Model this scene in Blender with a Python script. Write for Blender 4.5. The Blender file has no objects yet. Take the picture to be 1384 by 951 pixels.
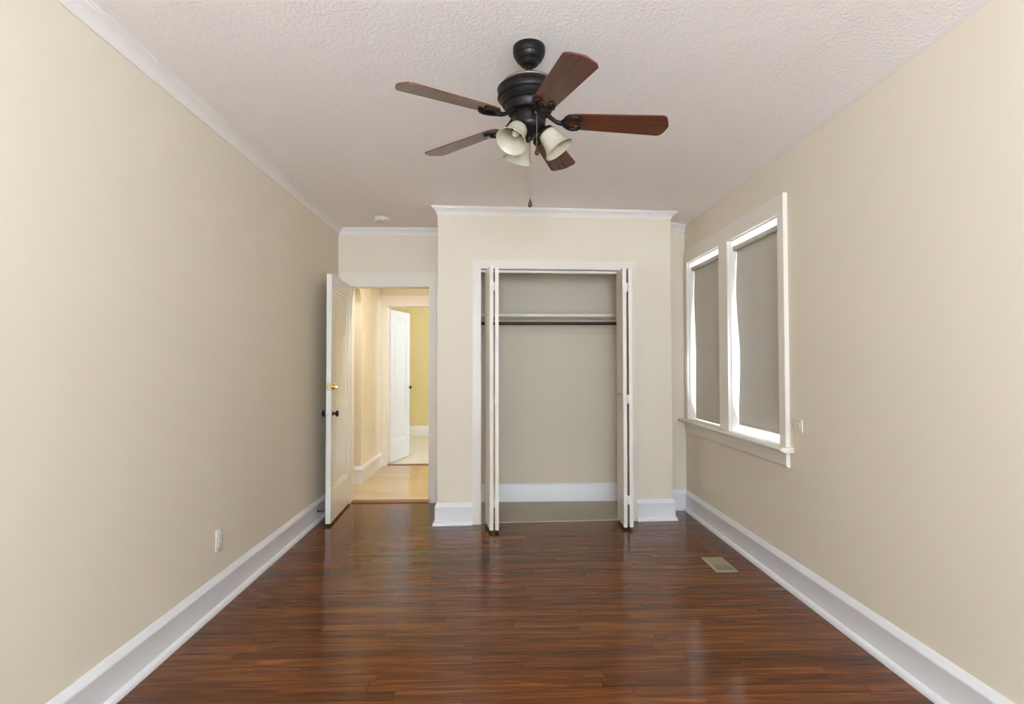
import bpy, bmesh, math, random
from mathutils import Vector, Matrix
random.seed(7)
S = bpy.context.scene
COL = S.collection
PI = math.pi

# ---------------------------------------------------------------- camera
F_PX, YAW, PITCH, ROLL, EYE = 766.52, 0.0293, 0.0234, -0.0013, 1.30
cy_, sy_, cp_, sp_ = math.cos(YAW), math.sin(YAW), math.cos(PITCH), math.sin(PITCH)
fw = Vector((sy_*cp_, cy_*cp_, sp_)); rt = Vector((cy_, -sy_, 0)); up = rt.cross(fw)
r2 = rt*math.cos(ROLL) + up*math.sin(ROLL); u2 = up*math.cos(ROLL) - rt*math.sin(ROLL)
cam_d = bpy.data.cameras.new('camera'); cam = bpy.data.objects.new('camera', cam_d); COL.objects.link(cam)
cam_d.sensor_fit = 'HORIZONTAL'; cam_d.sensor_width = 36.0; cam_d.lens = F_PX/1384*36.0; cam_d.clip_start = 0.02
m3 = Matrix((r2, u2, -fw)).transposed()
cam.matrix_world = Matrix.Translation((0, 0, EYE)) @ m3.to_4x4()
S.camera = cam

# ---------------------------------------------------------------- light
S.view_settings.view_transform = 'Standard'; S.view_settings.look = 'None'
S.view_settings.gamma = 1; S.view_settings.use_curve_mapping = False
S.view_settings.exposure = 0.58
S.cycles.use_denoising = True
S.cycles.max_bounces = 12; S.cycles.diffuse_bounces = 8; S.cycles.glossy_bounces = 4
S.cycles.sample_clamp_indirect = 8.0
W = bpy.data.worlds.new('daylight'); S.world = W; W.use_nodes = True
bg = W.node_tree.nodes['Background']; bg.inputs[1].default_value = 10.0
# lower half made brighter than the sky to light the ceiling, soft blue-white sky above
_tc = W.node_tree.nodes.new('ShaderNodeTexCoord'); _sx = W.node_tree.nodes.new('ShaderNodeSeparateXYZ'); _rp = W.node_tree.nodes.new('ShaderNodeValToRGB')
_ma = W.node_tree.nodes.new('ShaderNodeMath'); _ma.operation = 'MULTIPLY_ADD'; _ma.inputs[1].default_value = 0.5; _ma.inputs[2].default_value = 0.5
W.node_tree.links.new(_tc.outputs['Generated'], _sx.inputs[0]); W.node_tree.links.new(_sx.outputs['Z'], _ma.inputs[0]); W.node_tree.links.new(_ma.outputs[0], _rp.inputs[0]); W.node_tree.links.new(_rp.outputs[0], bg.inputs[0])
_e = _rp.color_ramp.elements; _e[0].position = 0.47; _e[0].color = (1.55, 1.80, 2.14, 1); _e[1].position = 0.53; _e[1].color = (0.68, 0.86, 1.10, 1)

def area(name, loc, rot, sx, sy, power, col):
    d = bpy.data.lights.new(name, 'AREA'); d.shape = 'RECTANGLE'; d.size = sx; d.size_y = sy
    d.energy = power; d.color = col
    o = bpy.data.objects.new(name, d); COL.objects.link(o); o.location = loc; o.rotation_euler = rot
    return o
# back-window daylight tilted up to brighten the ceiling, added side fills, the hall lamp, the far room's window
area('daylight_back_window', (0.10, -2.44, 1.52), (PI/2+0.55, 0, 0), 0.95, 1.45, 48, (0.78, 0.95, 1.14))
area('side_fill', (1.79, -1.78, 1.57), (0, PI/2+0.50, 0), 1.2, 0.85, 14, (0.78, 0.98, 1.22))  # added fill at an unseen side opening, evens out the room light
area('side_fill', (-1.57, -1.90, 1.57), (0, -PI/2-0.50, 0), 1.2, 0.8, 2, (0.78, 0.98, 1.22))  # weaker added fill opposite, lifts the right wall
area('hall_lamp', (-0.45, 5.85, 2.50), (0, 0, 0), 0.30, 0.30, 20, (1.0, 0.96, 0.90))
area('daylight_far_window', (1.42, 8.91, 1.4), (0, PI/2, 0), 0.8, 1.0, 2, (0.82, 0.95, 1.15))

area('side_room_fill', (-2.05, 5.85, 2.45), (0, 0, 0), 0.4, 0.4, 6, (1.0, 0.97, 0.92))  # added unseen light, brightens the arch reveal

# ---------------------------------------------------------------- materials
def nt(name):
    m = bpy.data.materials.new(name); m.use_nodes = True
    return m, m.node_tree.nodes, m.node_tree.links, m.node_tree.nodes['Principled BSDF']
def plain(name, col, rough=0.5, metal=0.0, spec=0.5, coat=0.0):
    m, n, l, b = nt(name)
    b.inputs['Base Color'].default_value = (*col, 1); b.inputs['Roughness'].default_value = rough
    b.inputs['Metallic'].default_value = metal; b.inputs['Specular IOR Level'].default_value = spec
    b.inputs['Coat Weight'].default_value = coat
    return m
def paint(name, col, rough, bump=0.1, scale=(20, 20, 20), dist=0.002, var=0.03, spec=0.4, detail=4):
    m, n, l, b = nt(name)
    tc = n.new('ShaderNodeTexCoord'); mp = n.new('ShaderNodeMapping'); mp.inputs['Scale'].default_value = scale
    nz = n.new('ShaderNodeTexNoise'); nz.inputs['Scale'].default_value = 1.0; nz.inputs['Detail'].default_value = detail
    l.new(tc.outputs['Object'], mp.inputs[0]); l.new(mp.outputs[0], nz.inputs['Vector'])
    big = n.new('ShaderNodeTexNoise'); big.inputs['Scale'].default_value = 1.3; big.inputs['Detail'].default_value = 3
    l.new(tc.outputs['Object'], big.inputs['Vector'])
    mx = n.new('ShaderNodeMix'); mx.data_type = 'RGBA'
    mx.inputs[6].default_value = (*[c*(1-var) for c in col], 1); mx.inputs[7].default_value = (*[min(1, c*(1+var)) for c in col], 1)
    l.new(big.outputs[0], mx.inputs[0]); l.new(mx.outputs[2], b.inputs['Base Color'])
    bp = n.new('ShaderNodeBump'); bp.inputs['Strength'].default_value = bump; bp.inputs['Distance'].default_value = dist
    l.new(nz.outputs[0], bp.inputs['Height']); l.new(bp.outputs[0], b.inputs['Normal'])
    b.inputs['Roughness'].default_value = rough; b.inputs['Specular IOR Level'].default_value = spec
    return m
def planks(name, bw, bh, dark, mid, light, rough, gloss_var=0.05, grain=1.0, gap=0.0012, coat=0.0, spec=0.5, ior=1.5):
    m, n, l, b = nt(name)
    tc = n.new('ShaderNodeTexCoord')
    br = n.new('ShaderNodeTexBrick'); br.offset = 0.0
    br.inputs['Color1'].default_value = (0, 0, 0, 1); br.inputs['Color2'].default_value = (1, 1, 1, 1)
    br.inputs['Mortar'].default_value = (0.5, 0.5, 0.5, 1)
    br.inputs['Scale'].default_value = 1; br.inputs['Mortar Size'].default_value = gap; br.inputs['Mortar Smooth'].default_value = 0.3
    br.inputs['Brick Width'].default_value = bw; br.inputs['Row Height'].default_value = bh
    sx = n.new('ShaderNodeSeparateXYZ'); l.new(tc.outputs['Object'], sx.inputs[0])
    dv = n.new('ShaderNodeMath'); dv.operation = 'DIVIDE'; dv.inputs[1].default_value = bh; l.new(sx.outputs['Y'], dv.inputs[0])
    fl = n.new('ShaderNodeMath'); fl.operation = 'FLOOR'; l.new(dv.outputs[0], fl.inputs[0])
    wn = n.new('ShaderNodeTexWhiteNoise'); wn.noise_dimensions = '1D'; l.new(fl.outputs[0], wn.inputs['W'])
    sh = n.new('ShaderNodeMath'); sh.operation = 'MULTIPLY_ADD'; sh.inputs[1].default_value = bw; l.new(wn.outputs['Value'], sh.inputs[0]); l.new(sx.outputs['X'], sh.inputs[2])
    cb = n.new('ShaderNodeCombineXYZ'); l.new(sh.outputs[0], cb.inputs['X']); l.new(sx.outputs['Y'], cb.inputs['Y'])
    l.new(cb.outputs[0], br.inputs['Vector'])
    # per-strip shift of the grain
    sep = n.new('ShaderNodeVectorMath'); sep.operation = 'SCALE'; sep.inputs[3].default_value = 37.0
    l.new(br.outputs['Color'], sep.inputs[0])
    add = n.new('ShaderNodeVectorMath'); add.operation = 'ADD'
    l.new(tc.outputs['Object'], add.inputs[0]); l.new(sep.outputs[0], add.inputs[1])
    mp = n.new('ShaderNodeMapping'); mp.inputs['Scale'].default_value = (2.2, 34, 1)
    l.new(add.outputs[0], mp.inputs[0])
    nz = n.new('ShaderNodeTexNoise'); nz.inputs['Scale'].default_value = 1.0; nz.inputs['Detail'].default_value = 6
    nz.inputs['Roughness'].default_value = 0.62; nz.inputs['Distortion'].default_value = 0.9
    l.new(mp.outputs[0], nz.inputs['Vector'])
    mp2 = n.new('ShaderNodeMapping'); mp2.inputs['Scale'].default_value = (6, 210, 1)
    l.new(add.outputs[0], mp2.inputs[0])
    fine = n.new('ShaderNodeTexNoise'); fine.inputs['Scale'].default_value = 1.0; fine.inputs['Detail'].default_value = 3
    l.new(mp2.outputs[0], fine.inputs['Vector'])
    a1 = n.new('ShaderNodeMath'); a1.operation = 'MULTIPLY_ADD'; a1.inputs[1].default_value = 1.25*grain; a1.inputs[2].default_value = 0.5-0.775*grain
    l.new(nz.outputs[0], a1.inputs[0])
    a2 = n.new('ShaderNodeMath'); a2.operation = 'MULTIPLY_ADD'; a2.inputs[1].default_value = 0.30*grain
    l.new(fine.outputs[0], a2.inputs[0]); l.new(a1.outputs[0], a2.inputs[2])
    a3 = n.new('ShaderNodeMath'); a3.operation = 'MULTIPLY_ADD'; a3.inputs[1].default_value = 0.20; a3.inputs[2].default_value = -0.10
    l.new(br.outputs['Color'], a3.inputs[0])
    a4 = n.new('ShaderNodeMath'); a4.operation = 'ADD'; l.new(a2.outputs[0], a4.inputs[0]); l.new(a3.outputs[0], a4.inputs[1])
    cr = n.new('ShaderNodeValToRGB'); e = cr.color_ramp.elements
    e[0].position = 0.22; e[0].color = (*dark, 1); e[1].position = 0.82; e[1].color = (*light, 1)
    k = e.new(0.5); k.color = (*mid, 1)
    l.new(a4.outputs[0], cr.inputs[0])
    mx = n.new('ShaderNodeMix'); mx.data_type = 'RGBA'; mx.inputs[7].default_value = (*[c*0.45 for c in dark], 1)
    l.new(br.outputs['Fac'], mx.inputs[0]); l.new(cr.outputs[0], mx.inputs[6]); l.new(mx.outputs[2], b.inputs['Base Color'])
    rr = n.new('ShaderNodeMath'); rr.operation = 'MULTIPLY_ADD'; rr.inputs[1].default_value = gloss_var; rr.inputs[2].default_value = rough
    l.new(fine.outputs[0], rr.inputs[0]); l.new(rr.outputs[0], b.inputs['Roughness'])
    bp = n.new('ShaderNodeBump'); bp.inputs['Strength'].default_value = 0.025; bp.inputs['Distance'].default_value = 0.0005
    l.new(fine.outputs[0], bp.inputs['Height']); l.new(bp.outputs[0], b.inputs['Normal'])
    b.inputs['Coat Weight'].default_value = coat; b.inputs['Specular IOR Level'].default_value = spec; b.inputs['IOR'].default_value = ior
    return m
M = {}
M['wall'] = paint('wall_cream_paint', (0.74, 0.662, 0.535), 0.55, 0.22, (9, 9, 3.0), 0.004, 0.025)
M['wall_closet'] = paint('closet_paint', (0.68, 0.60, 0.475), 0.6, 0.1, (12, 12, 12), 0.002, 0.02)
M['ceiling'] = paint('ceiling_stipple', (0.915, 0.875, 0.85), 0.8, 0.75, (75, 75, 75), 0.005, 0.015, 0.25, 5)
M['trim'] = paint('trim_white_paint', (0.775, 0.72, 0.63), 0.38, 0.06, (30, 30, 6), 0.001, 0.012)
M['base'] = paint('baseboard_white_paint', (0.80, 0.80, 0.80), 0.36, 0.08, (30, 30, 8), 0.001, 0.02)
M['crown'] = paint('crown_paint', (0.80, 0.765, 0.72), 0.45, 0.05, (30, 30, 30), 0.001, 0.01)
M['door'] = paint('door_gloss_paint', (0.76, 0.735, 0.68), 0.16, 0.05, (8, 8, 3), 0.001, 0.01, 0.5)
M['hall_wall'] = paint('hall_paint', (0.71, 0.64, 0.49), 0.16, 0.5, (7, 7, 2.2), 0.004, 0.02, 0.5)
M['yellow_wall'] = paint('yellow_paint', (0.75, 0.625, 0.32), 0.5, 0.05, (20, 20, 20), 0.001, 0.02)
M['floor'] = planks('cherry_laminate', 0.95, 0.066, (0.052, 0.0155, 0.0048), (0.127, 0.0375, 0.0095), (0.255, 0.086, 0.021), 0.12, 0.07, grain=0.9, gap=0.0008, spec=0.36, ior=1.42)
M['hall_floor'] = planks('pale_laminate', 0.9, 0.12, (0.44, 0.32, 0.17), (0.52, 0.39, 0.22), (0.60, 0.47, 0.29), 0.16, 0.05, 0.7)
M['far_floor'] = paint('beige_carpet', (0.74, 0.68, 0.58), 0.9, 0.4, (120, 120, 120), 0.004, 0.04)
M['closet_floor'] = paint('tan_closet_floor', (0.47, 0.42, 0.33), 0.55, 0.2, (40, 40, 40), 0.001, 0.08)
M['oak'] = planks('threshold_wood', 3.0, 0.3, (0.14, 0.06, 0.02), (0.22, 0.10, 0.035), (0.30, 0.15, 0.06), 0.35)
M['bronze'] = plain('dark_bronze', (0.007, 0.0055, 0.005), 0.38, 0.0, 0.28, 0.0)
M['ring'] = plain('rubbed_bronze', (0.20, 0.16, 0.12), 0.45, 0.4)
M['brass'] = plain('brass', (0.72, 0.50, 0.20), 0.22, 1.0)
M['steel'] = plain('satin_steel', (0.62, 0.60, 0.56), 0.3, 1.0)
M['plastic'] = plain('white_plastic', (0.74, 0.715, 0.66), 0.35)
M['slot'] = plain('dark_slot', (0.03, 0.027, 0.022), 0.6)
M['register'] = plain('register_beige', (0.36, 0.285, 0.20), 0.42)
M['register_blade'] = plain('register_louvre', (0.25, 0.21, 0.15), 0.45)
M['rod'] = plain('rod_dark', (0.022, 0.014, 0.010), 0.4, 0.3)
M['pendant'] = plain('wood_pendant', (0.045, 0.016, 0.008), 0.3)
M['rubber'] = plain('white_rubber', (0.7, 0.68, 0.63), 0.6)
M['bulb'] = plain('frosted_bulb', (0.62, 0.58, 0.47), 0.25)

def blade_mat():
    m, n, l, b = nt('blade_walnut')
    tc = n.new('ShaderNodeTexCoord'); mp = n.new('ShaderNodeMapping'); mp.inputs['Scale'].default_value = (4, 60, 20)
    nz = n.new('ShaderNodeTexNoise'); nz.inputs['Scale'].default_value = 1; nz.inputs['Detail'].default_value = 5; nz.inputs['Distortion'].default_value = 0.6
    l.new(tc.outputs['Object'], mp.inputs[0]); l.new(mp.outputs[0], nz.inputs['Vector'])
    cr = n.new('ShaderNodeValToRGB'); e = cr.color_ramp.elements
    e[0].position = 0.3; e[0].color = (0.085, 0.027, 0.013, 1); e[1].position = 0.72; e[1].color = (0.125, 0.042, 0.020, 1)
    l.new(nz.outputs[0], cr.inputs[0]); l.new(cr.outputs[0], b.inputs['Base Color'])
    b.inputs['Roughness'].default_value = 0.26
    return m
M['blade'] = blade_mat()
def translucent(name, col, trans, rough=0.4, spec=0.4, tcol=None):
    m, n, l, b = nt(name)
    b.inputs['Base Color'].default_value = (*col, 1); b.inputs['Roughness'].default_value = rough; b.inputs['Specular IOR Level'].default_value = spec
    t = n.new('ShaderNodeBsdfTranslucent'); t.inputs[0].default_value = (*(tcol or col), 1)
    mx = n.new('ShaderNodeMixShader'); mx.inputs[0].default_value = trans
    l.new(b.outputs[0], mx.inputs[1]); l.new(t.outputs[0], mx.inputs[2]); l.new(mx.outputs[0], n['Material Output'].inputs[0])
    return m, n, l, b
M['shade'] = translucent('alabaster_glass', (0.72, 0.67, 0.53), 0.35, 0.2, 0.5)[0]
_m, _n, _l, _b = translucent('alabaster_swirl', (0.72, 0.67, 0.53), 0.35, 0.2, 0.5)
_z = _n.new('ShaderNodeTexNoise'); _z.inputs['Scale'].default_value = 22; _z.inputs['Distortion'].default_value = 1.5
_c = _n.new('ShaderNodeValToRGB'); _c.color_ramp.elements[0].color = (0.50, 0.455, 0.34, 1); _c.color_ramp.elements[1].color = (0.68, 0.64, 0.52, 1)
_l.new(_z.outputs[0], _c.inputs[0]); _l.new(_c.outputs[0], _b.inputs['Base Color']); M['shade'] = _m
M['blind'] = translucent('blind_vinyl', (0.56, 0.525, 0.455), 0.05, 0.55, 0.3)[0]
def glass_mat():
    m, n, l, b = nt('window_glass')
    tr = n.new('ShaderNodeBsdfTransparent'); gl = n.new('ShaderNodeBsdfGlossy'); gl.inputs['Roughness'].default_value = 0.02
    fr = n.new('ShaderNodeFresnel'); fr.inputs[0].default_value = 1.45
    mx = n.new('ShaderNodeMixShader'); l.new(fr.outputs[0], mx.inputs[0]); l.new(tr.outputs[0], mx.inputs[1]); l.new(gl.outputs[0], mx.inputs[2])
    l.new(mx.outputs[0], n['Material Output'].inputs[0]); return m
M['glass'] = glass_mat()

# ---------------------------------------------------------------- mesh helpers
def link(name, bm, mat, parent=None, smooth=None, loc=None):
    bmesh.ops.recalc_face_normals(bm, faces=bm.faces[:])
    me = bpy.data.meshes.new(name); bm.to_mesh(me); bm.free()
    if mat is not None: me.materials.append(mat)
    o = bpy.data.objects.new(name, me); COL.objects.link(o)
    if smooth is not None:
        for p in me.polygons: p.use_smooth = True
        me.set_sharp_from_angle(angle=math.radians(smooth))
    if parent is not None: o.parent = parent
    if loc is not None: o.location = loc
    return o
def empty(name, loc=(0, 0, 0), rz=0.0):
    o = bpy.data.objects.new(name, None); COL.objects.link(o); o.location = loc; o.rotation_euler = (0, 0, rz)
    o.empty_display_size = 0.05
    return o
def tag(o, label, cat, group=None):
    o['label'] = label; o['category'] = cat
    if group: o['group'] = group
    return o
def struct(o): o['kind'] = 'structure'; return o
def box(bm, lo, hi, bev=0.0, seg=2):
    lo = Vector(lo); hi = Vector(hi)
    r = bmesh.ops.create_cube(bm, size=1.0, matrix=Matrix.Translation((lo+hi)/2) @ Matrix.Diagonal((*(hi-lo), 1)))
    if bev:
        es = list({e for v in r['verts'] for e in v.link_edges})
        bmesh.ops.bevel(bm, geom=es, offset=bev, segments=seg, affect='EDGES', profile=0.5)
def boxobj(name, lo, hi, mat, parent=None, bev=0.0):
    bm = bmesh.new(); box(bm, lo, hi, bev); return link(name, bm, mat, parent, 40 if bev else None)
def prism(bm, poly, z0, z1, f=lambda u, v, w: (u, v, w)):
    a = [bm.verts.new(f(u, v, z0)) for u, v in poly]; b = [bm.verts.new(f(u, v, z1)) for u, v in poly]
    n = len(poly)
    bm.faces.new(a[::-1]); bm.faces.new(b)
    for i in range(n): bm.faces.new((a[i], a[(i+1) % n], b[(i+1) % n], b[i]))
def holed(bm, outer, holes, w0, w1, f):
    """slab with rectangular holes: outer=(u0,u1,v0,v1); f maps (u,v,w)"""
    us = sorted({outer[0], outer[1], *[h[0] for h in holes], *[h[1] for h in holes]})
    vs = sorted({outer[2], outer[3], *[h[2] for h in holes], *[h[3] for h in holes]})
    solid = lambda i, j: 0 <= i < len(us)-1 and 0 <= j < len(vs)-1 and not any(h[0]-1e-6 <= us[i] and us[i+1] <= h[1]+1e-6 and h[2]-1e-6 <= vs[j] and vs[j+1] <= h[3]+1e-6 for h in holes)
    cache = {}
    def V(i, j, k):
        if (i, j, k) not in cache: cache[(i, j, k)] = bm.verts.new(f(us[i], vs[j], (w0, w1)[k]))
        return cache[(i, j, k)]
    for i in range(len(us)-1):
        for j in range(len(vs)-1):
            if not solid(i, j): continue
            for k in (0, 1): bm.faces.new((V(i, j, k), V(i+1, j, k), V(i+1, j+1, k), V(i, j+1, k)))
            for (di, dj, p, q) in ((-1, 0, (i, j), (i, j+1)), (1, 0, (i+1, j), (i+1, j+1)), (0, -1, (i, j), (i+1, j)), (0, 1, (i, j+1), (i+1, j+1))):
                if not solid(i+di, j+dj): bm.faces.new((V(*p, 0), V(*q, 0), V(*q, 1), V(*p, 1)))
def sweep(bm, path, prof, zf=None):
    """profile (d, z) swept along a plan path; d is measured to the right of the walking direction, mitred"""
    P = [Vector(p) for p in path]; n = len(P); rows = []
    for i in range(n):
        d0 = (P[i]-P[i-1]).normalized() if i else None
        d1 = (P[i+1]-P[i]).normalized() if i < n-1 else None
        a = d0 or d1; b = d1 or d0
        na = Vector((a.y, -a.x)); nb = Vector((b.y, -b.x))
        mm = (na+nb).normalized(); k = 1/max(0.3, mm.dot(na))
        row = []
        for d, z in prof:
            q = P[i]+mm*k*d
            row.append(bm.verts.new((q.x, q.y, z+(zf(q.x) if zf else 0))))
        rows.append(row)
    m = len(prof)
    for i in range(n-1):
        for j in range(m):
            bm.faces.new((rows[i][j], rows[i][(j+1) % m], rows[i+1][(j+1) % m], rows[i+1][j]))
    bm.faces.new(rows[0]); bm.faces.new(rows[-1][::-1])
def lathe(bm, prof, seg=40, mat=Matrix(), cap=True):
    rows = []
    for r, z in prof:
        if r < 1e-6: rows.append([bm.verts.new(mat @ Vector((0, 0, z)))])
        else: rows.append([bm.verts.new(mat @ Vector((r*math.cos(2*PI*k/seg), r*math.sin(2*PI*k/seg), z))) for k in range(seg)])
    for a, b in zip(rows, rows[1:]):
        for k in range(seg):
            k2 = (k+1) % seg
            if len(a) == 1 and len(b) == 1: continue
            if len(a) == 1: bm.faces.new((a[0], b[k], b[k2]))
            elif len(b) == 1: bm.faces.new((a[k], a[k2], b[0]))
            else: bm.faces.new((a[k], a[k2], b[k2], b[k]))
    if cap:
        for row in (rows[0], rows[-1]):
            if len(row) > 1: bm.faces.new(row)
def tube(bm, pts, rad, seg=12):
    P = [Vector(p) for p in pts]; R = rad if isinstance(rad, (list, tuple)) else [rad]*len(P)
    rows = []; ref = None
    for i, p in enumerate(P):
        t = ((P[i+1] if i < len(P)-1 else p)-(P[i-1] if i else p)).normalized()
        if ref is None: ref = t.orthogonal().normalized()
        ref = (ref-t*ref.dot(t)).normalized(); bi = t.cross(ref)
        rows.append([bm.verts.new(p+(ref*math.cos(2*PI*k/seg)+bi*math.sin(2*PI*k/seg))*R[i]) for k in range(seg)])
    for a, b in zip(rows, rows[1:]):
        for k in range(seg): bm.faces.new((a[k], a[(k+1) % seg], b[(k+1) % seg], b[k]))
    bm.faces.new(rows[0]); bm.faces.new(rows[-1])

# ---------------------------------------------------------------- room dimensions (metres)
XL, XR, YB, YD, YA = -1.495, 1.72, -2.50, 5.43, 5.09     # left, right, back, door wall, alcove wall
ZC, ZCR = 2.607, 2.562                                    # ceiling height, its height at the right wall
CA, CB = Vector((-0.475, 4.67)), Vector((1.49, 4.76))     # closet front: left and right corner
ce = (CB-CA).normalized(); cn = Vector((ce.y, -ce.x)); CLEN = (CB-CA).length
OP0, OP1, OPZ = 0.352, 1.592, 2.106                       # closet opening along the front
def cf(e, d, z): q = CA+ce*e+cn*d; return (q.x, q.y, z)   # closet front frame: along, toward room, up
def zceil(x):
    t = min(1, max(0, (x-1.38)/(XR-1.38))); return ZC-(ZC-ZCR)*t*t

# ---------------------------------------------------------------- large structure
struct(boxobj('floor', (XL-0.12, YB-0.15, -0.08), (XR+0.22, 5.455, 0.0), M['floor']))
bm = bmesh.new()
xs = [XL-0.12, -1.0, 0, 0.8, 1.38, 1.45, 1.52, 1.58, 1.64, 1.69, XR, XR+0.2]
prism(bm, [(x, zceil(x)) for x in xs]+[(XR+0.2, ZC+0.1), (XL-0.12, ZC+0.1)], YB-0.15, 5.53, lambda u, v, w: (u, w, v))
struct(link('ceiling', bm, M['ceiling'], smooth=30))
bm = bmesh.new()
holed(bm, (YB-0.15, YD, 0, ZC+0.02), [(-2.30, -1.50, 0.95, 2.2)], XL-0.12, XL, lambda u, v, w: (w, u, v))  # rear opening added to let in side fill light
struct(link('wall_left', bm, M['wall']))
# right wall with the double window
WZ0, WZ1 = 0.822, 2.205
WN = (3.345, 4.085); WF = (4.245, 4.965)
bm = bmesh.new()
holed(bm, (YB-0.15, YA+0.06, 0, ZC+0.02), [(*WN, WZ0-0.02, WZ1), (*WF, WZ0-0.02, WZ1), (-2.20, -1.35, 0.95, 2.2)], XR, XR+0.2, lambda u, v, w: (w, u, v))  # last opening, behind the camera, added to let in fill light
struct(link('wall_right', bm, M['wall']))
bm = bmesh.new()
holed(bm, (XL-0.12, XR+0.2, 0, ZC+0.02), [(-0.45, 0.65, 0.70, 2.26)], YB-0.15, YB, lambda u, v, w: (u, w, v))
struct(link('wall_back', bm, M['wall']))
DX0, DX1, DZ = -1.372, -0.628, 2.054                      # bedroom doorway
bm = bmesh.new()
holed(bm, (XL-0.12, -0.375, 0, ZC+0.02), [(DX0, DX1, -0.001, DZ)], YD, YD+0.11, lambda u, v, w: (u, w, v))
struct(link('wall_door', bm, M['wall']))
struct(boxobj('wall_alcove', (1.39, YA, 0), (XR+0.01, YA+0.10, ZC+0.02), M['wall']))
bm = bmesh.new()
holed(bm, (0, CLEN, 0, ZC+0.02), [(OP0, OP1, -0.001, OPZ)], 0, -0.10, lambda u, v, w: cf(u, w, v))
struct(link('wall_closet_front', bm, M['wall']))
bm = bmesh.new(); q = cf(0, 0, 0); q2 = cf(0.1, -0.02, 0)
prism(bm, [(CA.x, CA.y), (CA.x, YD), (CA.x+0.1, YD), (q2[0], q2[1])], 0, ZC+0.02); struct(link('wall_closet_side', bm, M['wall']))
bm = bmesh.new(); q2 = cf(CLEN-0.1, -0.02, 0)
prism(bm, [(CB.x, CB.y), (CB.x, YA), (CB.x-0.1, YA), (q2[0], q2[1])], 0, ZC+0.02); struct(link('wall_alcove_side', bm, M['wall']))
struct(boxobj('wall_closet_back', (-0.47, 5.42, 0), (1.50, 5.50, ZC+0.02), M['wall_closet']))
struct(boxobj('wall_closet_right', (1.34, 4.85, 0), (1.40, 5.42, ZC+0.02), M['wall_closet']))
bm = bmesh.new()
prism(bm, [cf(OP0-0.25, -0.10, 0)[:2], cf(OP0, -0.10, 0)[:2], cf(OP0, -0.015, 0)[:2], cf(OP1, -0.015, 0)[:2], cf(OP1, -0.10, 0)[:2], cf(OP1+0.2, -0.10, 0)[:2], (1.34, 5.42), (-0.375, 5.42)], 0.0005, 0.008)
struct(link('floor_closet', bm, M['closet_floor']))

# hall and the room beyond it
HX, HY1, FY = -1.475, 7.40, 10.52
bm = bmesh.new()
arch = [(5.60, 0.0), (5.60, 1.93)]
for k in range(1, 16):
    a = PI*(1-k/16); arch.append((5.95+0.35*math.cos(a), 1.93+0.27*math.sin(a)))
arch += [(6.30, 1.93), (6.30, 0.0)]
prism(bm, [(YD+0.11, 0)]+arch+[(HY1, 0), (HY1, 2.62), (YD+0.11, 2.62)], HX-0.15, HX, lambda u, v, w: (w, u, v))
struct(link('wall_hall_left', bm, M['hall_wall'], smooth=20))
struct(boxobj('floor_hall', (-2.6, 5.455, -0.08), (1.4, HY1+0.07, 0.004), M['hall_floor']))
struct(boxobj('ceiling_hall', (-2.6, 5.531, 2.60), (1.5, HY1+0.12, 2.7), M['ceiling']))
struct(boxobj('wall_hall_right', (0.62, 5.50, 0), (0.72, HY1, 2.61), M['hall_wall']))
struct(boxobj('wall_hall_front', (-0.38, 5.50, 0), (0.63, 5.54, 2.61), M['hall_wall']))
struct(boxobj('wall_side_room', (-2.6, 5.40, 0), (-2.5, HY1+0.1, 2.61), M['hall_wall']))
struct(boxobj('wall_side_room_end', (-2.5, 5.44, 0), (XL-0.12, 5.54, 2.61), M['hall_wall']))
struct(boxobj('wall_side_room_far', (-2.5, HY1, 0), (HX-0.149, HY1+0.12, 2.61), M['hall_wall']))
FX0, FX1, FZ = -1.405, -0.66, 2.074
bm = bmesh.new()
holed(bm, (HX-0.148, 1.60, 0, 2.61), [(FX0, FX1, -0.001, FZ)], HY1, HY1+0.12, lambda u, v, w: (u, w, v))
struct(link('wall_hall_far', bm, M['hall_wall']))
struct(boxobj('floor_far', (-2.2, HY1+0.07, -0.08), (1.6, FY+0.1, 0.002), M['far_floor']))
struct(boxobj('ceiling_far', (-2.2, HY1+0.12, 2.6), (1.6, FY+0.1, 2.7), M['ceiling']))
struct(boxobj('wall_far_back', (-2.2, FY, 0), (1.6, FY+0.1, 2.61), M['yellow_wall']))
struct(boxobj('wall_far_left', (-2.2, HY1+0.12, 0), (-2.1, FY, 2.61), M['yellow_wall']))
bm = bmesh.new()
holed(bm, (HY1+0.12, FY, 0, 2.61), [(8.45, 9.25, 0.9, 2.0)], 1.45, 1.6, lambda u, v, w: (w, u, v))
struct(link('wall_far_right', bm, M['yellow_wall']))

# ---------------------------------------------------------------- trim
BASE = [(0, 0), (0.036, 0), (0.036, 0.008), (0.033, 0.018), (0.027, 0.027), (0.019, 0.031), (0.018, 0.138), (0.020, 0.142), (0.019, 0.150), (0.013, 0.158), (0.010, 0.168), (0.004, 0.178), (0, 0.178)]
CROWN = [(0, -0.064), (0.007, -0.064), (0.009, -0.056), (0.015, -0.040), (0.027, -0.024), (0.041, -0.015), (0.043, -0.008), (0.049, -0.007), (0.049, 0.004), (0, 0.004)]
def base(name, path, prof=BASE, mat=None, z=0.0):
    bm = bmesh.new(); sweep(bm, path, [(d, q+z) for d, q in prof]); return struct(link(name, bm, mat or M['base'], smooth=35))
base('baseboard_left', [(XL, YB), (XL, YD-0.02)])
base('baseboard_right', [(XR, YA-0.036), (XR, YB)])
base('baseboard_alcove', [(CB.x+0.034, YA), (XR-0.002, YA)])
base('baseboard_back', [(XR, YB), (XL, YB)])
c0 = cf(OP0-0.066, 0, 0); c1 = cf(OP1+0.066, 0, 0)
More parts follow.
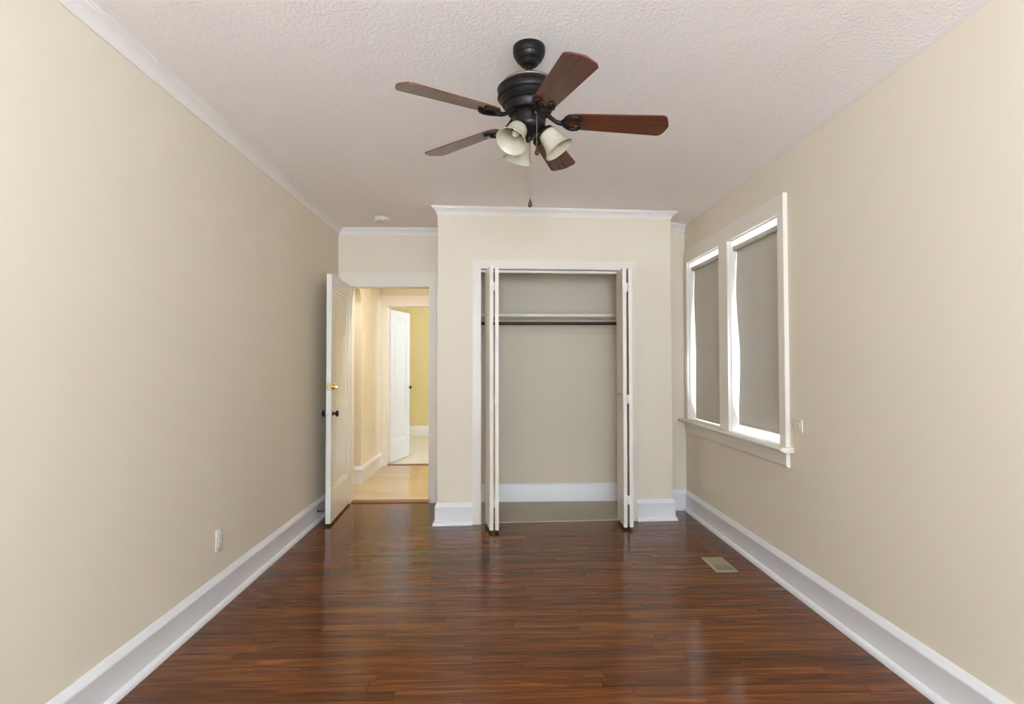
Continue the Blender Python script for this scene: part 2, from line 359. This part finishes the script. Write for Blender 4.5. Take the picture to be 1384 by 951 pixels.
base('baseboard_closet_left', [(CA.x, YD-0.06), tuple(CA), c0[:2]])
base('baseboard_closet_right', [c1[:2], tuple(CB), (CB.x, YA)])
CB_PROF = [(0, 0), (0.020, 0), (0.020, 0.150), (0.012, 0.165), (0.004, 0.172), (0, 0.172)]
base('baseboard_closet_back', [(-0.375, 5.42), (1.34, 5.42)], CB_PROF, None, 0.008)
base('baseboard_hall_left', [(HX-0.15, 6.30), (HX, 6.30), (HX, HY1)], [(0, 0), (0.020, 0), (0.018, 0.15), (0.020, 0.156), (0.012, 0.17), (0.010, 0.186), (0, 0.19)], None, 0.004)
base('baseboard_far', [(-2.1, FY), (1.45, FY)], [(0, 0), (0.022, 0), (0.018, 0.17), (0.006, 0.19), (0, 0.19)], None, 0.002)
bm = bmesh.new(); sweep(bm, [(XL, YB), (XL, YD), (CA.x, YD), tuple(CA), tuple(CB), (CB.x, YA), (XR-0.001, YA)], CROWN, zceil)
struct(link('trim_1', bm, M['crown'], smooth=30)); bpy.data.objects['trim_1']['label'] = 'white crown moulding along the ceiling'

def ushape(name, e0, e1, ztop, w, wtop, f, t, mat, bev=0.003, z0=0.0):
    """door casing: two legs and a head in one piece"""
    bm = bmesh.new()
    poly = [(e0-w, z0), (e0, z0), (e0, ztop), (e1, ztop), (e1, z0), (e1+w, z0), (e1+w, ztop+wtop), (e0-w, ztop+wtop)]
    prism(bm, poly, 0, t, f)
    bmesh.ops.bevel(bm, geom=[e for e in bm.edges], offset=bev, segments=2, affect='EDGES')
    return struct(link(name, bm, mat, smooth=40))
ushape('trim_2', DX0, DX1, DZ, 0.095, 0.128, lambda u, v, w: (u, YD-w, v), 0.020, M['trim'])
ushape('trim_3', OP0, OP1, OPZ, 0.066, 0.066, lambda u, v, w: cf(u, w, v), 0.018, M['trim'])
ushape('trim_4', FX0, FX1, FZ, 0.085, 0.13, lambda u, v, w: (u, HY1-w, v), 0.020, M['trim'])
# jamb linings
def lining(name, e0, e1, ztop, f, d0, d1, t, mat, z0=0.0):
    bm = bmesh.new()
    prism(bm, [(e0, z0), (e0+t, z0), (e0+t, ztop-t), (e1-t, ztop-t), (e1-t, z0), (e1, z0), (e1, ztop), (e0, ztop)], d0, d1, f)
    return struct(link(name, bm, mat))
lining('trim_5', DX0, DX1, DZ, lambda u, v, w: (u, YD+w, v), -0.012, 0.118, 0.006, M['trim'])
lining('trim_6', FX0, FX1, FZ, lambda u, v, w: (u, HY1+w, v), -0.012, 0.13, 0.006, M['trim'], 0.004)
lining('trim_7', OP0, OP1, OPZ, lambda u, v, w: cf(u, -w, v), -0.008, 0.108, 0.006, M['trim'])
# wooden thresholds
bm = bmesh.new(); box(bm, (DX0+0.006, YD-0.005, -0.001), (DX1-0.006, YD+0.10, 0.011), 0.004); struct(link('trim_8', bm, M['oak'], smooth=40))
bm = bmesh.new(); box(bm, (FX0+0.006, HY1+0.03, 0.0), (FX1-0.006, HY1+0.10, 0.014), 0.004); struct(link('trim_9', bm, M['oak'], smooth=40))
# bifold track under the closet head
bm = bmesh.new(); 
prism(bm, [(OP0+0.006, OPZ-0.030), (OP1-0.006, OPZ-0.030), (OP1-0.006, OPZ-0.010), (OP0+0.006, OPZ-0.010)], -0.035, -0.065, lambda u, v, w: cf(u, w, v))
struct(link('trim_10', bm, M['trim']))

# ---------------------------------------------------------------- the double window in the right wall
bm = bmesh.new()
y0, y1 = WN[0]-0.070, WF[1]+0.055
holed(bm, (y0, y1, WZ0-0.006, WZ1+0.112), [(*WN, WZ0-0.006, WZ1), (*WF, WZ0-0.006, WZ1)], XR-0.026, XR+0.001, lambda u, v, w: (w, u, v))
es = [e for e in bm.edges if e.calc_face_angle(0) > 0.5]
bmesh.ops.bevel(bm, geom=es, offset=0.003, segments=2, affect='EDGES')
struct(link('trim_11', bm, M['trim'], smooth=40))
# stool with rounded nose, and apron below
bm = bmesh.new()
prism(bm, [(0.0, 0.0), (-0.072, 0.0), (-0.080, -0.004), (-0.083, -0.011), (-0.080, -0.018), (-0.068, -0.024), (-0.050, -0.030), (0.0, -0.030)], WN[0]-0.115, WF[1]+0.10, lambda u, v, w: (XR+u, w, WZ0+v))
struct(link('trim_12', bm, M['trim'], smooth=50))
bm = bmesh.new()
prism(bm, [(0.0, -0.030), (-0.024, -0.030), (-0.024, -0.108), (-0.020, -0.116), (-0.010, -0.122), (0.0, -0.122)], WN[0]-0.070, WF[1]+0.055, lambda u, v, w: (XR+u, w, WZ0+v))
struct(link('trim_13', bm, M['trim'], smooth=40))
def window(name, ya, yb):
    t = struct(empty(name, (XR+0.10, (ya+yb)/2, WZ0))); h = WZ1-WZ0; hw = (yb-ya)/2
    bm = bmesh.new(); holed(bm, (-hw, hw, -0.02, h), [(-hw+0.006, hw-0.006, 0.0, h-0.006)], -0.10, 0.10, lambda u, v, w: (w, u, v)); link('window_frame', bm, M['trim'], t)
    for (a, b, x) in ((0.0, h*0.52, 0.035), (h*0.48, h-0.006, 0.066)):
        bm = bmesh.new(); holed(bm, (-hw+0.006, hw-0.006, a, b), [(-hw+0.042, hw-0.042, a+0.045, b-0.035)], x, x+0.030, lambda u, v, w: (w, u, v))
        s = link('sash', bm, M['trim'], t)
        bm = bmesh.new(); holed(bm, (-hw+0.040, hw-0.040, a+0.043, b-0.033), [], x+0.012, x+0.016, lambda u, v, w: (w, u, v)); link('pane', bm, M['glass'], s)
window('window_1', *WN); window('window_2', *WF)

def blind(name, ya, yb, zbot, label, bulge, phase):
    """roller blind: ya near side, yb far side; the far edge of the cloth curls"""
    zr = 2.150; xr = XR+0.030
    t = empty(name, (xr, (ya+yb)/2, zr))
    h = (yb-ya)/2
    bm = bmesh.new(); tube(bm, [(0, -h+0.012, 0), (0, h-0.012, 0)], 0.019, 20); link('roller', bm, M['blind'], t, 40)
    bm = bmesh.new(); n_u, n_v = 22, 40; zb = zbot-zr
    grid = []
    for j in range(n_v+1):
        v = j/n_v; z = v*zb; row = []
        edge = bulge*(math.sin(PI*min(1, v**1.9*1.02))**1.5)*(0.85+0.15*math.sin(5*v+phase))
        for i in range(n_u+1):
            u = i/n_u
            y = (-h+0.014)+u*(2*h-0.022-edge)
            x = 0.017-0.020*(u**6)*math.sin(PI*v)*(0.6+0.4*math.sin(7*v+phase))+0.003*math.sin(9*u+phase+2*v)*math.sin(PI*v)
            row.append((x, y, z))
        grid.append(row)
    L = [[[bm.verts.new((x+dx, y, z)) for (x, y, z) in r] for r in grid] for dx in (0, 0.0012)]
    for k in (0, 1):
        for j in range(n_v):
            for i in range(n_u): bm.faces.new((L[k][j][i], L[k][j][i+1], L[k][j+1][i+1], L[k][j+1][i]))
    for j in range(n_v):
        for i in (0, n_u): bm.faces.new((L[0][j][i], L[0][j+1][i], L[1][j+1][i], L[1][j][i]))
    for i in range(n_u):
        for j in (0, n_v): bm.faces.new((L[0][j][i], L[0][j][i+1], L[1][j][i+1], L[1][j][i]))
    link('blind_cloth', bm, M['blind'], t, 60)
    bm = bmesh.new(); box(bm, (0.012, -h+0.016, zb-0.004), (0.022, h-0.024, zb+0.016), 0.003); link('hem_bar', bm, M['blind'], t, 40)
    for s in (-1, 1):
        bm = bmesh.new(); box(bm, (-0.016, s*(h-0.004)-0.0035, -0.022), (0.022, s*(h-0.004)+0.0035, 0.022), 0.002); link('bracket', bm, M['steel'], t, 40)
    return tag(t, label, 'blind', 'roller blinds over the double window')
blind('roller_blind', WN[0], WN[1], 0.872, 'beige roller blind in the nearer half of the window, hem stopping above the sill', 0.055, 0.4)
blind('roller_blind', WF[0], WF[1], 0.836, 'beige roller blind in the farther half of the window, pulled down to the sill', 0.045, 1.3)

# ---------------------------------------------------------------- doors
def panel_door(name, w, h, t, mat, parent, px0, px1, pz0, pz1):
    """one large recessed panel with stepped moulding on both faces; local x along, y thickness, z up"""
    bm = bmesh.new(); rings = {}
    steps = [(0, 0), (0.006, 0.008), (0.028, 0.009), (0.036, 0.015), (0.050, 0.015), (0.058, 0.011)]
    outs = []
    for side, (y, s) in enumerate(((0.0, 1), (t, -1))):
        R = [[bm.verts.new((x, y, z)) for x, z in ((0, 0), (w, 0), (w, h), (0, h))]]
        for ins, dep in steps:
            R.append([bm.verts.new((x, y+s*dep, z)) for x, z in ((px0+ins, pz0+ins), (px1-ins, pz0+ins), (px1-ins, pz1-ins), (px0+ins, pz1-ins))])
        for a, b in zip(R, R[1:]):
            for k in range(4): bm.faces.new((a[k], a[(k+1) % 4], b[(k+1) % 4], b[k]))
        bm.faces.new(R[-1]); outs.append(R[0])
    for k in range(4): bm.faces.new((outs[0][k], outs[0][(k+1) % 4], outs[1][(k+1) % 4], outs[1][k]))
    return link(name, bm, mat, parent)
def ymat(x, y, z, s=1): return Matrix.Translation((x, y, z)) @ Matrix.Rotation(-s*PI/2, 4, 'X')
def knob(parent, x, y, z, s, dark, shank, name='door_knob'):
    bm = bmesh.new(); lathe(bm, [(0, 0.048), (0.012, 0.0475), (0.022, 0.044), (0.027, 0.037), (0.026, 0.030), (0.018, 0.024), (0.010, 0.021), (0.009, 0.0205)], 28, ymat(x, y, z, s))
    k = link(name, bm, dark, parent, 50)
    bm = bmesh.new(); lathe(bm, [(0.021, 0), (0.021, 0.002), (0.017, 0.005), (0.010, 0.006), (0.0085, 0.022)], 24, ymat(x, y, z, s)); link('rosette', bm, shank, k, 40)
    return k
def hinge(parent, x, y, z, mat, h=0.09):
    bm = bmesh.new(); tube(bm, [(x, y, z-h/2), (x, y, z+h/2)], 0.006, 10); return link('hinge', bm, mat, parent, 40)

d1 = struct(empty('door_1', (-1.368, 5.400, 0.0), math.atan2(-0.74, 0.033)))
d1['label'] = 'white panelled bedroom door standing open against the left wall'
W1 = 0.742
leaf = panel_door('door_leaf', W1, 2.028, 0.040, M['door'], d1, 0.105, W1-0.125, 0.255, 1.925); leaf.location = (0, -0.040, 0.020)
# local +y looks into the room
knob(d1, W1-0.060, 0.0, 0.905, 1, M['bronze'], M['bronze']); knob(d1, W1-0.060, -0.040, 0.905, -1, M['bronze'], M['steel'])
bm = bmesh.new(); box(bm, (W1-0.001, -0.033, 0.865), (W1+0.002, -0.007, 0.945), 0.0008); lp = link('latch_plate', bm, M['door'], d1)
bm = bmesh.new(); box(bm, (W1+0.001, -0.027, 0.893), (W1+0.011, -0.013, 0.912), 0.002); link('latch_bolt', bm, M['steel'], lp, 40)
bm = bmesh.new(); lathe(bm, [(0.030, 0), (0.030, 0.004), (0.026, 0.011), (0.018, 0.014), (0, 0.014)], 28, ymat(W1-0.062, 0, 1.128)); db = link('deadbolt', bm, M['brass'], d1, 40)
bm = bmesh.new(); box(bm, (W1-0.066, 0.013, 1.108), (W1-0.058, 0.036, 1.136), 0.003); link('thumb_turn', bm, M['brass'], db, 40)
bm = bmesh.new(); box(bm, (W1-0.001, -0.034, 1.098), (W1+0.002, -0.006, 1.158), 0.0008); link('deadbolt_plate', bm, M['brass'], db)
for z in (0.25, 1.80): hinge(d1, -0.003, 0.004, z, M['door'])

d2 = struct(empty('door_2', (-1.378, 7.515, 0.0), math.atan2(0.65, 0.150)))
d2['label'] = 'white panelled door standing open at the end of the hall'
W2 = 0.672
M['door_white'] = paint('far_door_white', (0.72, 0.74, 0.755), 0.3, 0.05, (8, 8, 3), 0.001, 0.01)
leaf = panel_door('door_leaf', W2, 2.02, 0.036, M['door_white'], d2, 0.11, W2-0.11, 0.255, 1.92); leaf.location = (0, 0, 0.022)
knob(d2, W2-0.055, 0.0, 0.99, -1, M['bronze'], M['steel']); knob(d2, W2-0.055, 0.036, 0.99, 1, M['bronze'], M['steel'])
for z in (0.30, 1.83): hinge(d2, -0.006, 0.040, z, M['steel'], 0.10)

def slab(bm, p, q, t, z0, z1, side):
    """flat leaf from plan point p to q with thickness t to one side"""
    p = Vector(p); q = Vector(q); d = (q-p).normalized(); n = Vector((d.y, -d.x))*side*t
    prism(bm, [tuple(p), tuple(q), tuple(q+n), tuple(p+n)], z0, z1)
    bmesh.ops.bevel(bm, geom=bm.edges[:], offset=0.0025, segments=2, affect='EDGES')
def bifold(name, label, leaves, hx, hy, knob_at=None):
    t = struct(empty(name, (0, 0, 0))); t['label'] = label
    o = []
    for (p, q, side) in leaves:
        bm = bmesh.new(); slab(bm, p, q, 0.029, 0.022, 2.080, side); o.append(link('door_leaf', bm, M['trim'], t, 40))
    for z in (0.235, 1.03, 1.92):
        bm = bmesh.new(); box(bm, (hx-0.010, hy-0.003, z-0.036), (hx+0.010, hy+0.004, z+0.036), 0.001)
        tube(bm, [(hx, hy-0.003, z-0.036), (hx, hy-0.003, z+0.036)], 0.0045, 8)
        link('hinge', bm, M['trim'], t, 40)
    if knob_at:
        x, y, z = knob_at
        bm = bmesh.new(); lathe(bm, [(0.012, 0), (0.012, 0.003), (0.006, 0.005), (0.006, 0.012), (0.013, 0.018), (0.014, 0.024), (0.009, 0.028), (0, 0.029)], 20, Matrix.Translation((x, y, z)) @ Matrix.Rotation(-PI/2, 4, 'Y'))
        link('door_knob', bm, M['steel'], t, 40)
    return t
bifold('door_3', 'white bifold closet door folded to the left of the opening',
       [((-0.044, 4.420), (-0.088, 4.725), 1), ((0.026, 4.420), (0.024, 4.728), -1)], -0.009, 4.424)
bifold('door_4', 'white bifold closet door folded to the right of the opening',
       [((1.012, 4.470), (1.026, 4.776), 1), ((1.088, 4.470), (1.108, 4.776), -1)], 1.050, 4.474, (1.0135, 4.55, 1.065))

# ---------------------------------------------------------------- closet fittings
bm = bmesh.new(); box(bm, (-0.374, 5.075, 1.736), (1.339, 5.419, 1.762), 0.003)
sh = tag(link('closet_shelf', bm, M['trim'], None, 40), 'painted wooden shelf across the top of the open closet', 'shelf')
bm = bmesh.new(); box(bm, (-0.374, 5.400, 1.608), (1.339, 5.4195, 1.7355), 0.002); link('cleat', bm, M['wall_closet'], sh, 40)
t = empty('clothes_rod', (0.48, 5.10, 1.676))
tag(t, 'dark metal hanging rod under the closet shelf', 'rod')
bm = bmesh.new(); tube(bm, [(-0.850, 0, 0), (0.856, 0, 0)], 0.0145, 20); link('rod', bm, M['rod'], t, 40)
for x, s in ((-0.853, 1), (0.859, -1)):
    bm = bmesh.new(); lathe(bm, [(0.03, 0), (0.03, 0.004), (0.022, 0.008), (0.022, 0.016), (0.016, 0.017)], 20, Matrix.Translation((x, 0, 0)) @ Matrix.Rotation(s*PI/2, 4, 'Y')); link('rod_socket', bm, M['steel'], t, 40)

# ---------------------------------------------------------------- outlets, register, stop, detector
M['painted_plate'] = plain('painted_plate', (0.72, 0.645, 0.52), 0.4)
def outlet(loc, rot, label, horizontal=False):
    """duplex receptacle plate: local x across, z up, y out of the wall"""
    t = empty('wall_outlet', loc); t.rotation_euler = rot
    R = Matrix.Rotation(PI/2, 4, 'Y') if horizontal else Matrix()
    def add(name, lo, hi, mat, bev, par):
        bm = bmesh.new(); box(bm, lo, hi, bev); bm.transform(R); return link(name, bm, mat, par, 40)
    add('cover_plate', (-0.036, 0, -0.059), (0.036, 0.007, 0.059), M['painted_plate'] if horizontal else M['plastic'], 0.003, t)
    for z in (-0.021, 0.021):
        s = add('socket', (-0.017, 0.006, z-0.0145), (0.017, 0.010, z+0.0145), M['painted_plate'] if horizontal else M['plastic'], 0.004, t)
        add('slot', (-0.009, 0.0095, z-0.004), (-0.0065, 0.0104, z+0.006), M['slot'], 0.0, s)
        add('slot', (0.0065, 0.0095, z-0.004), (0.009, 0.0104, z+0.005), M['slot'], 0.0, s)
    bm = bmesh.new(); lathe(bm, [(0.0032, 0.0065), (0.0032, 0.0082), (0.002, 0.009), (0, 0.009)], 12, R @ Matrix.Rotation(-PI/2, 4, 'X')); link('screw', bm, M['steel'], t, 40)
    return tag(t, label, 'outlet')
outlet((XL, 3.13, 0.360), (0, 0, -PI/2), 'white upright outlet plate low on the left wall above the baseboard')
outlet((XR, 3.193, 0.955), (0, 0, PI/2), 'beige sideways outlet plate on the right wall beside the window sill', True)

t = empty('floor_register', (1.453, 3.682, 0.0)); tag(t, 'tan metal heating register set in the wood floor near the right wall', 'floor register')
bm = bmesh.new(); holed(bm, (-0.070, 0.070, -0.130, 0.130), [(-0.052, 0.052, -0.112, -0.006), (-0.052, 0.052, 0.006, 0.112)], 0.0, 0.006, lambda u, v, w: (u, v, w))
link('register_frame', bm, M['register'], t)
bm = bmesh.new(); box(bm, (-0.053, -0.113, 0.0), (0.053, 0.113, 0.0012)); link('damper', bm, M['register_blade'], t)
for k in range(22):
    y = -0.106+k*0.0101
    if abs(y) < 0.007: continue
    bm = bmesh.new(); box(bm, (-0.0525, y-0.0026, 0.0010), (0.0525, y+0.0026, 0.0048)); link('louvre', bm, M['register'] if y > 0 else M['register_blade'], t)

t = empty('door_stop', (XL+0.017, 4.79, 0.090)); tag(t, 'spring door stop on the left baseboard beside the open door', 'door stop')
bm = bmesh.new(); lathe(bm, [(0.013, 0), (0.013, 0.003), (0.008, 0.008), (0.005, 0.010)], 18, Matrix.Rotation(PI/2, 4, 'Y')); link('stop_base', bm, M['bronze'], t, 40)
bm = bmesh.new(); tube(bm, [(0.008+0.060*k/96, 0.0048*math.cos(2*PI*k/8), 0.0048*math.sin(2*PI*k/8)) for k in range(97)], 0.0018, 6); link('spring', bm, M['ring'], t, 60)
bm = bmesh.new(); lathe(bm, [(0, 0.064), (0.006, 0.064), (0.0075, 0.068), (0.007, 0.078), (0, 0.079)], 16, Matrix.Rotation(PI/2, 4, 'Y')); link('stop_tip', bm, M['rubber'], t, 40)

t = empty('smoke_detector', (-1.003, 5.03, ZC)); tag(t, 'round white smoke detector on the ceiling near the doorway', 'smoke detector')
bm = bmesh.new(); lathe(bm, [(0, 0), (0.069, 0), (0.069, -0.006), (0.066, -0.008)], 40); link('mounting_base', bm, M['plastic'], t, 40)
bm = bmesh.new(); lathe(bm, [(0.060, -0.007), (0.060, -0.012), (0.066, -0.013), (0.066, -0.024), (0.060, -0.033), (0.040, -0.037), (0.0, -0.038)], 40); cvr = link('cover', bm, M['plastic'], t, 30)
bm = bmesh.new(); lathe(bm, [(0.012, -0.036), (0.012, -0.0395), (0.010, -0.041), (0, -0.041)], 20, Matrix.Translation((0.02, -0.030, 0.0015))); link('test_button', bm, M['plastic'], cvr, 40)

# ---------------------------------------------------------------- ceiling fan
FAN = (0.139, 2.30, ZC)
fan = empty('ceiling_fan', FAN)
tag(fan, 'dark bronze ceiling fan with five wooden blades and three glass lamp shades', 'ceiling fan')
def flathe(name, prof, mat, seg=48, parent=fan, sm=35, mtx=Matrix()):
    bm = bmesh.new(); lathe(bm, prof, seg, mtx); return link(name, bm, mat, parent, sm)
flathe('canopy', [(0.064, 0.0), (0.066, -0.004), (0.066, -0.022), (0.063, -0.036), (0.060, -0.038), (0.056, -0.050), (0.046, -0.062), (0.043, -0.063), (0.036, -0.074), (0.026, -0.081), (0, -0.082)], M['bronze'])
flathe('downrod', [(0.014, -0.078), (0.014, -0.100), (0.019, -0.106), (0.024, -0.124), (0.026, -0.134)], M['bronze'], 28)
mh = flathe('motor_housing', [(0.024, -0.130), (0.050, -0.134), (0.070, -0.139), (0.088, -0.147), (0.105, -0.157), (0.118, -0.168), (0.125, -0.180), (0.1285, -0.193), (0.1285, -0.204), (0.124, -0.217), (0.116, -0.229), (0.104, -0.242), (0.097, -0.252), (0.095, -0.264), (0.088, -0.275), (0.066, -0.280), (0, -0.280)], M['bronze'])
for r, z in ((0.073, -0.1385), (0.102, -0.1535)):
    flathe('trim_ring', [(r-0.008, z+0.003), (r-0.002, z+0.0065), (r+0.004, z+0.003), (r+0.008, z-0.003), (r+0.007, z-0.008), (r-0.008, z-0.008)], M['ring'], 48, mh)
for r, z in ((0.1275, -0.180), (0.1265, -0.214), (0.108, -0.240)):
    flathe('housing_band', [(r-0.006, z+0.005), (r, z+0.005), (r+0.004, z), (r, z-0.005), (r-0.006, z-0.005)], M['bronze'], 48, mh)
flathe('switch_housing', [(0.060, -0.276), (0.066, -0.280), (0.068, -0.286), (0.068, -0.310), (0.066, -0.318), (0.067, -0.322), (0.064, -0.336), (0.054, -0.348), (0.040, -0.356), (0.030, -0.362), (0.022, -0.372), (0.014, -0.378), (0.012, -0.386), (0.006, -0.392), (0, -0.393)], M['bronze'])
# blades: built once at angle 0, then turned
Z_HUB, Z_BL = -0.276, -0.316
def blade_outline():
    pts = []; r0, r1 = 0.155, 0.577; wr, wt = 0.048, 0.064
    pts.append((r0, -wr*0.55)); pts.append((r0+0.016, -wr*0.88)); pts.append((r0+0.045, -wr))
    c = 0.030
    pts.append((r1-c, -wt))
    for k in range(1, 7):
        a = -PI/2+PI/2*k/7; pts.append((r1-0.010-c+c*math.cos(a)+0.0, -wt+c+c*math.sin(a)))
    for k in range(1, 8):
        s = -1+2*k/8; pts.append((r1-0.010+0.010*(1-s*s), (wt-c)*s))
    for k in range(1, 7):
        a = PI/2*k/7; pts.append((r1-0.010-c+c*math.cos(a), wt-c+c*math.sin(a)))
    pts.append((r1-c, wt)); pts.append((r0+0.045, wr)); pts.append((r0+0.016, wr*0.88)); pts.append((r0, wr*0.55))
    return pts
DROOP, TILT = math.radians(1.6), math.radians(12)
BM = Matrix.Translation((0.155, 0, Z_BL+0.012)) @ Matrix.Rotation(DROOP, 4, 'Y') @ Matrix.Rotation(-TILT, 4, 'X') @ Matrix.Translation((-0.155, 0, 0))
bm = bmesh.new(); prism(bm, blade_outline(), -0.003, 0.003); 
bmesh.ops.bevel(bm, geom=[e for e in bm.edges if e.calc_face_angle(0) > 1.2], offset=0.0012, segments=1, affect='EDGES')
bm.transform(BM)
blade0 = link('blade', bm, M['blade'], fan, 30)
bm = bmesh.new()      # scrolled iron: arm out of the hub that splits into a lyre under the blade
arm = [(0.050, 0, Z_HUB+0.004), (0.085, 0, Z_HUB-0.004), (0.105, 0, Z_HUB-0.020), (0.122, 0, Z_BL+0.008), (0.140, 0, Z_BL+0.003), (0.152, 0, Z_BL+0.004)]
tube(bm, arm, [0.012, 0.010, 0.0085, 0.0085, 0.010, 0.012], 12)
for s in (-1, 1):
    pr = [(0.146, 0, -0.008), (0.158, s*0.018, -0.008), (0.172, s*0.033, -0.008), (0.192, s*0.040, -0.008), (0.210, s*0.036, -0.008), (0.222, s*0.026, -0.0075), (0.219, s*0.017, -0.0075), (0.208, s*0.018, -0.0075)]
    tube(bm, [BM @ Vector(p) for p in pr], [0.010, 0.0095, 0.0088, 0.0085, 0.0080, 0.0070, 0.0060, 0.0050], 10)
iron0 = link('blade_iron', bm, M['bronze'], blade0, 60)
screws = []
for s in (-1, 1):
    bm = bmesh.new(); lathe(bm, [(0.0065, 0.0), (0.006, -0.003), (0, -0.0045)], 12, BM @ Matrix.Translation((0.205, s*0.027, -0.003))); screws.append(link('screw', bm, M['ring'], blade0, 40))
PH = math.radians(-3.5)
for i in range(5):
    if i == 0: b = blade0
    else:
        b = blade0.copy(); COL.objects.link(b); b.parent = fan
        for ch in (iron0, *screws):
            c = ch.copy(); COL.objects.link(c); c.parent = b
    b.rotation_euler = (0, math.radians((2.0, -0.5, 0, 0, 2.0)[i]), PH+i*2*PI/5)
# three lamp arms with bell shades
TLT = math.radians(36)
def shade_parts():
    A = Matrix.Translation((0.066, 0, -0.352)) @ Matrix.Rotation(-TLT, 4, 'Y')     # local -z points out and down
    bm = bmesh.new(); P = [(0.036, 0, -0.338), (0.048, 0, -0.336), (0.058, 0, -0.342), tuple(A @ Vector((0, 0, 0.004)))]
    tube(bm, P, [0.011, 0.011, 0.011, 0.012], 14); a = link('lamp_arm', bm, M['bronze'], fan, 60)
    bm = bmesh.new(); lathe(bm, [(0, 0.012), (0.018, 0.011), (0.030, 0.004), (0.034, -0.004), (0.034, -0.012), (0.031, -0.013)], 32, A); link('shade_holder', bm, M['bronze'], a, 40)
    out = [(0.0305, -0.006), (0.0365, -0.012), (0.0395, -0.022), (0.0405, -0.034), (0.0425, -0.050), (0.0465, -0.066), (0.0530, -0.080), (0.0605, -0.091), (0.0640, -0.096)]
    inn = [(r-0.003, z-0.0002) for r, z in out[::-1]]
    bm = bmesh.new(); lathe(bm, out+[(0.0625, -0.0975)]+inn, 48, A, cap=False)
    s = link('lamp_shade', bm, M['shade'], a, 50)
    bm = bmesh.new(); lathe(bm, [(0.012, -0.006), (0.012, -0.020), (0.0155, -0.030), (0.0165, -0.040), (0.013, -0.050), (0.006, -0.057), (0, -0.059)], 28, A); link('bulb', bm, M['bulb'], a, 60)
    return a
a0 = shade_parts()
for i, dg in enumerate((-129, -9, 111)):
    a = a0
    if i:
        a = a0.copy(); COL.objects.link(a); a.parent = fan
        for ch in list(a0.children):
            c = ch.copy(); COL.objects.link(c); c.parent = a
    a.rotation_euler = (0, 0, math.radians(dg))
def chain(x, y, z0, z1, px):
    bm = bmesh.new()
    tube(bm, [(x, y, z0), (x, y, z1)], 0.0011, 6)
    n = int((z0-z1)/0.011)
    for k in range(n):
        z = z0-(k+0.5)*(z0-z1)/n
        lathe(bm, [(0, 0.0021), (0.0018, 0.001), (0.0018, -0.001), (0, -0.0021)], 6, Matrix.Translation((x, y, z)))
    c = link('pull_chain', bm, M['ring'], fan, 60)
    bm = bmesh.new(); lathe(bm, [(0, 0.002), (0.0026, 0), (0.0032, -0.006), (0.0062, -0.014), (0.0086, -0.022), (0.0082, -0.028), (0.0050, -0.033), (0, -0.034)], 20, Matrix.Translation((x, y, z1))); link('pendant', bm, M['pendant'], c, 60)
chain(0.002, -0.012, -0.390, -0.632, 0)
chain(0.026, -0.0705, -0.300, -0.440, 0)
bm = bmesh.new(); lathe(bm, [(0.006, 0), (0.006, 0.004), (0.003, 0.006), (0, 0.006)], 16, Matrix.Translation((0.0245, -0.0635, -0.297)) @ Matrix.Rotation(PI/2, 4, 'X')); link('chain_outlet', bm, M['steel'], fan, 40)
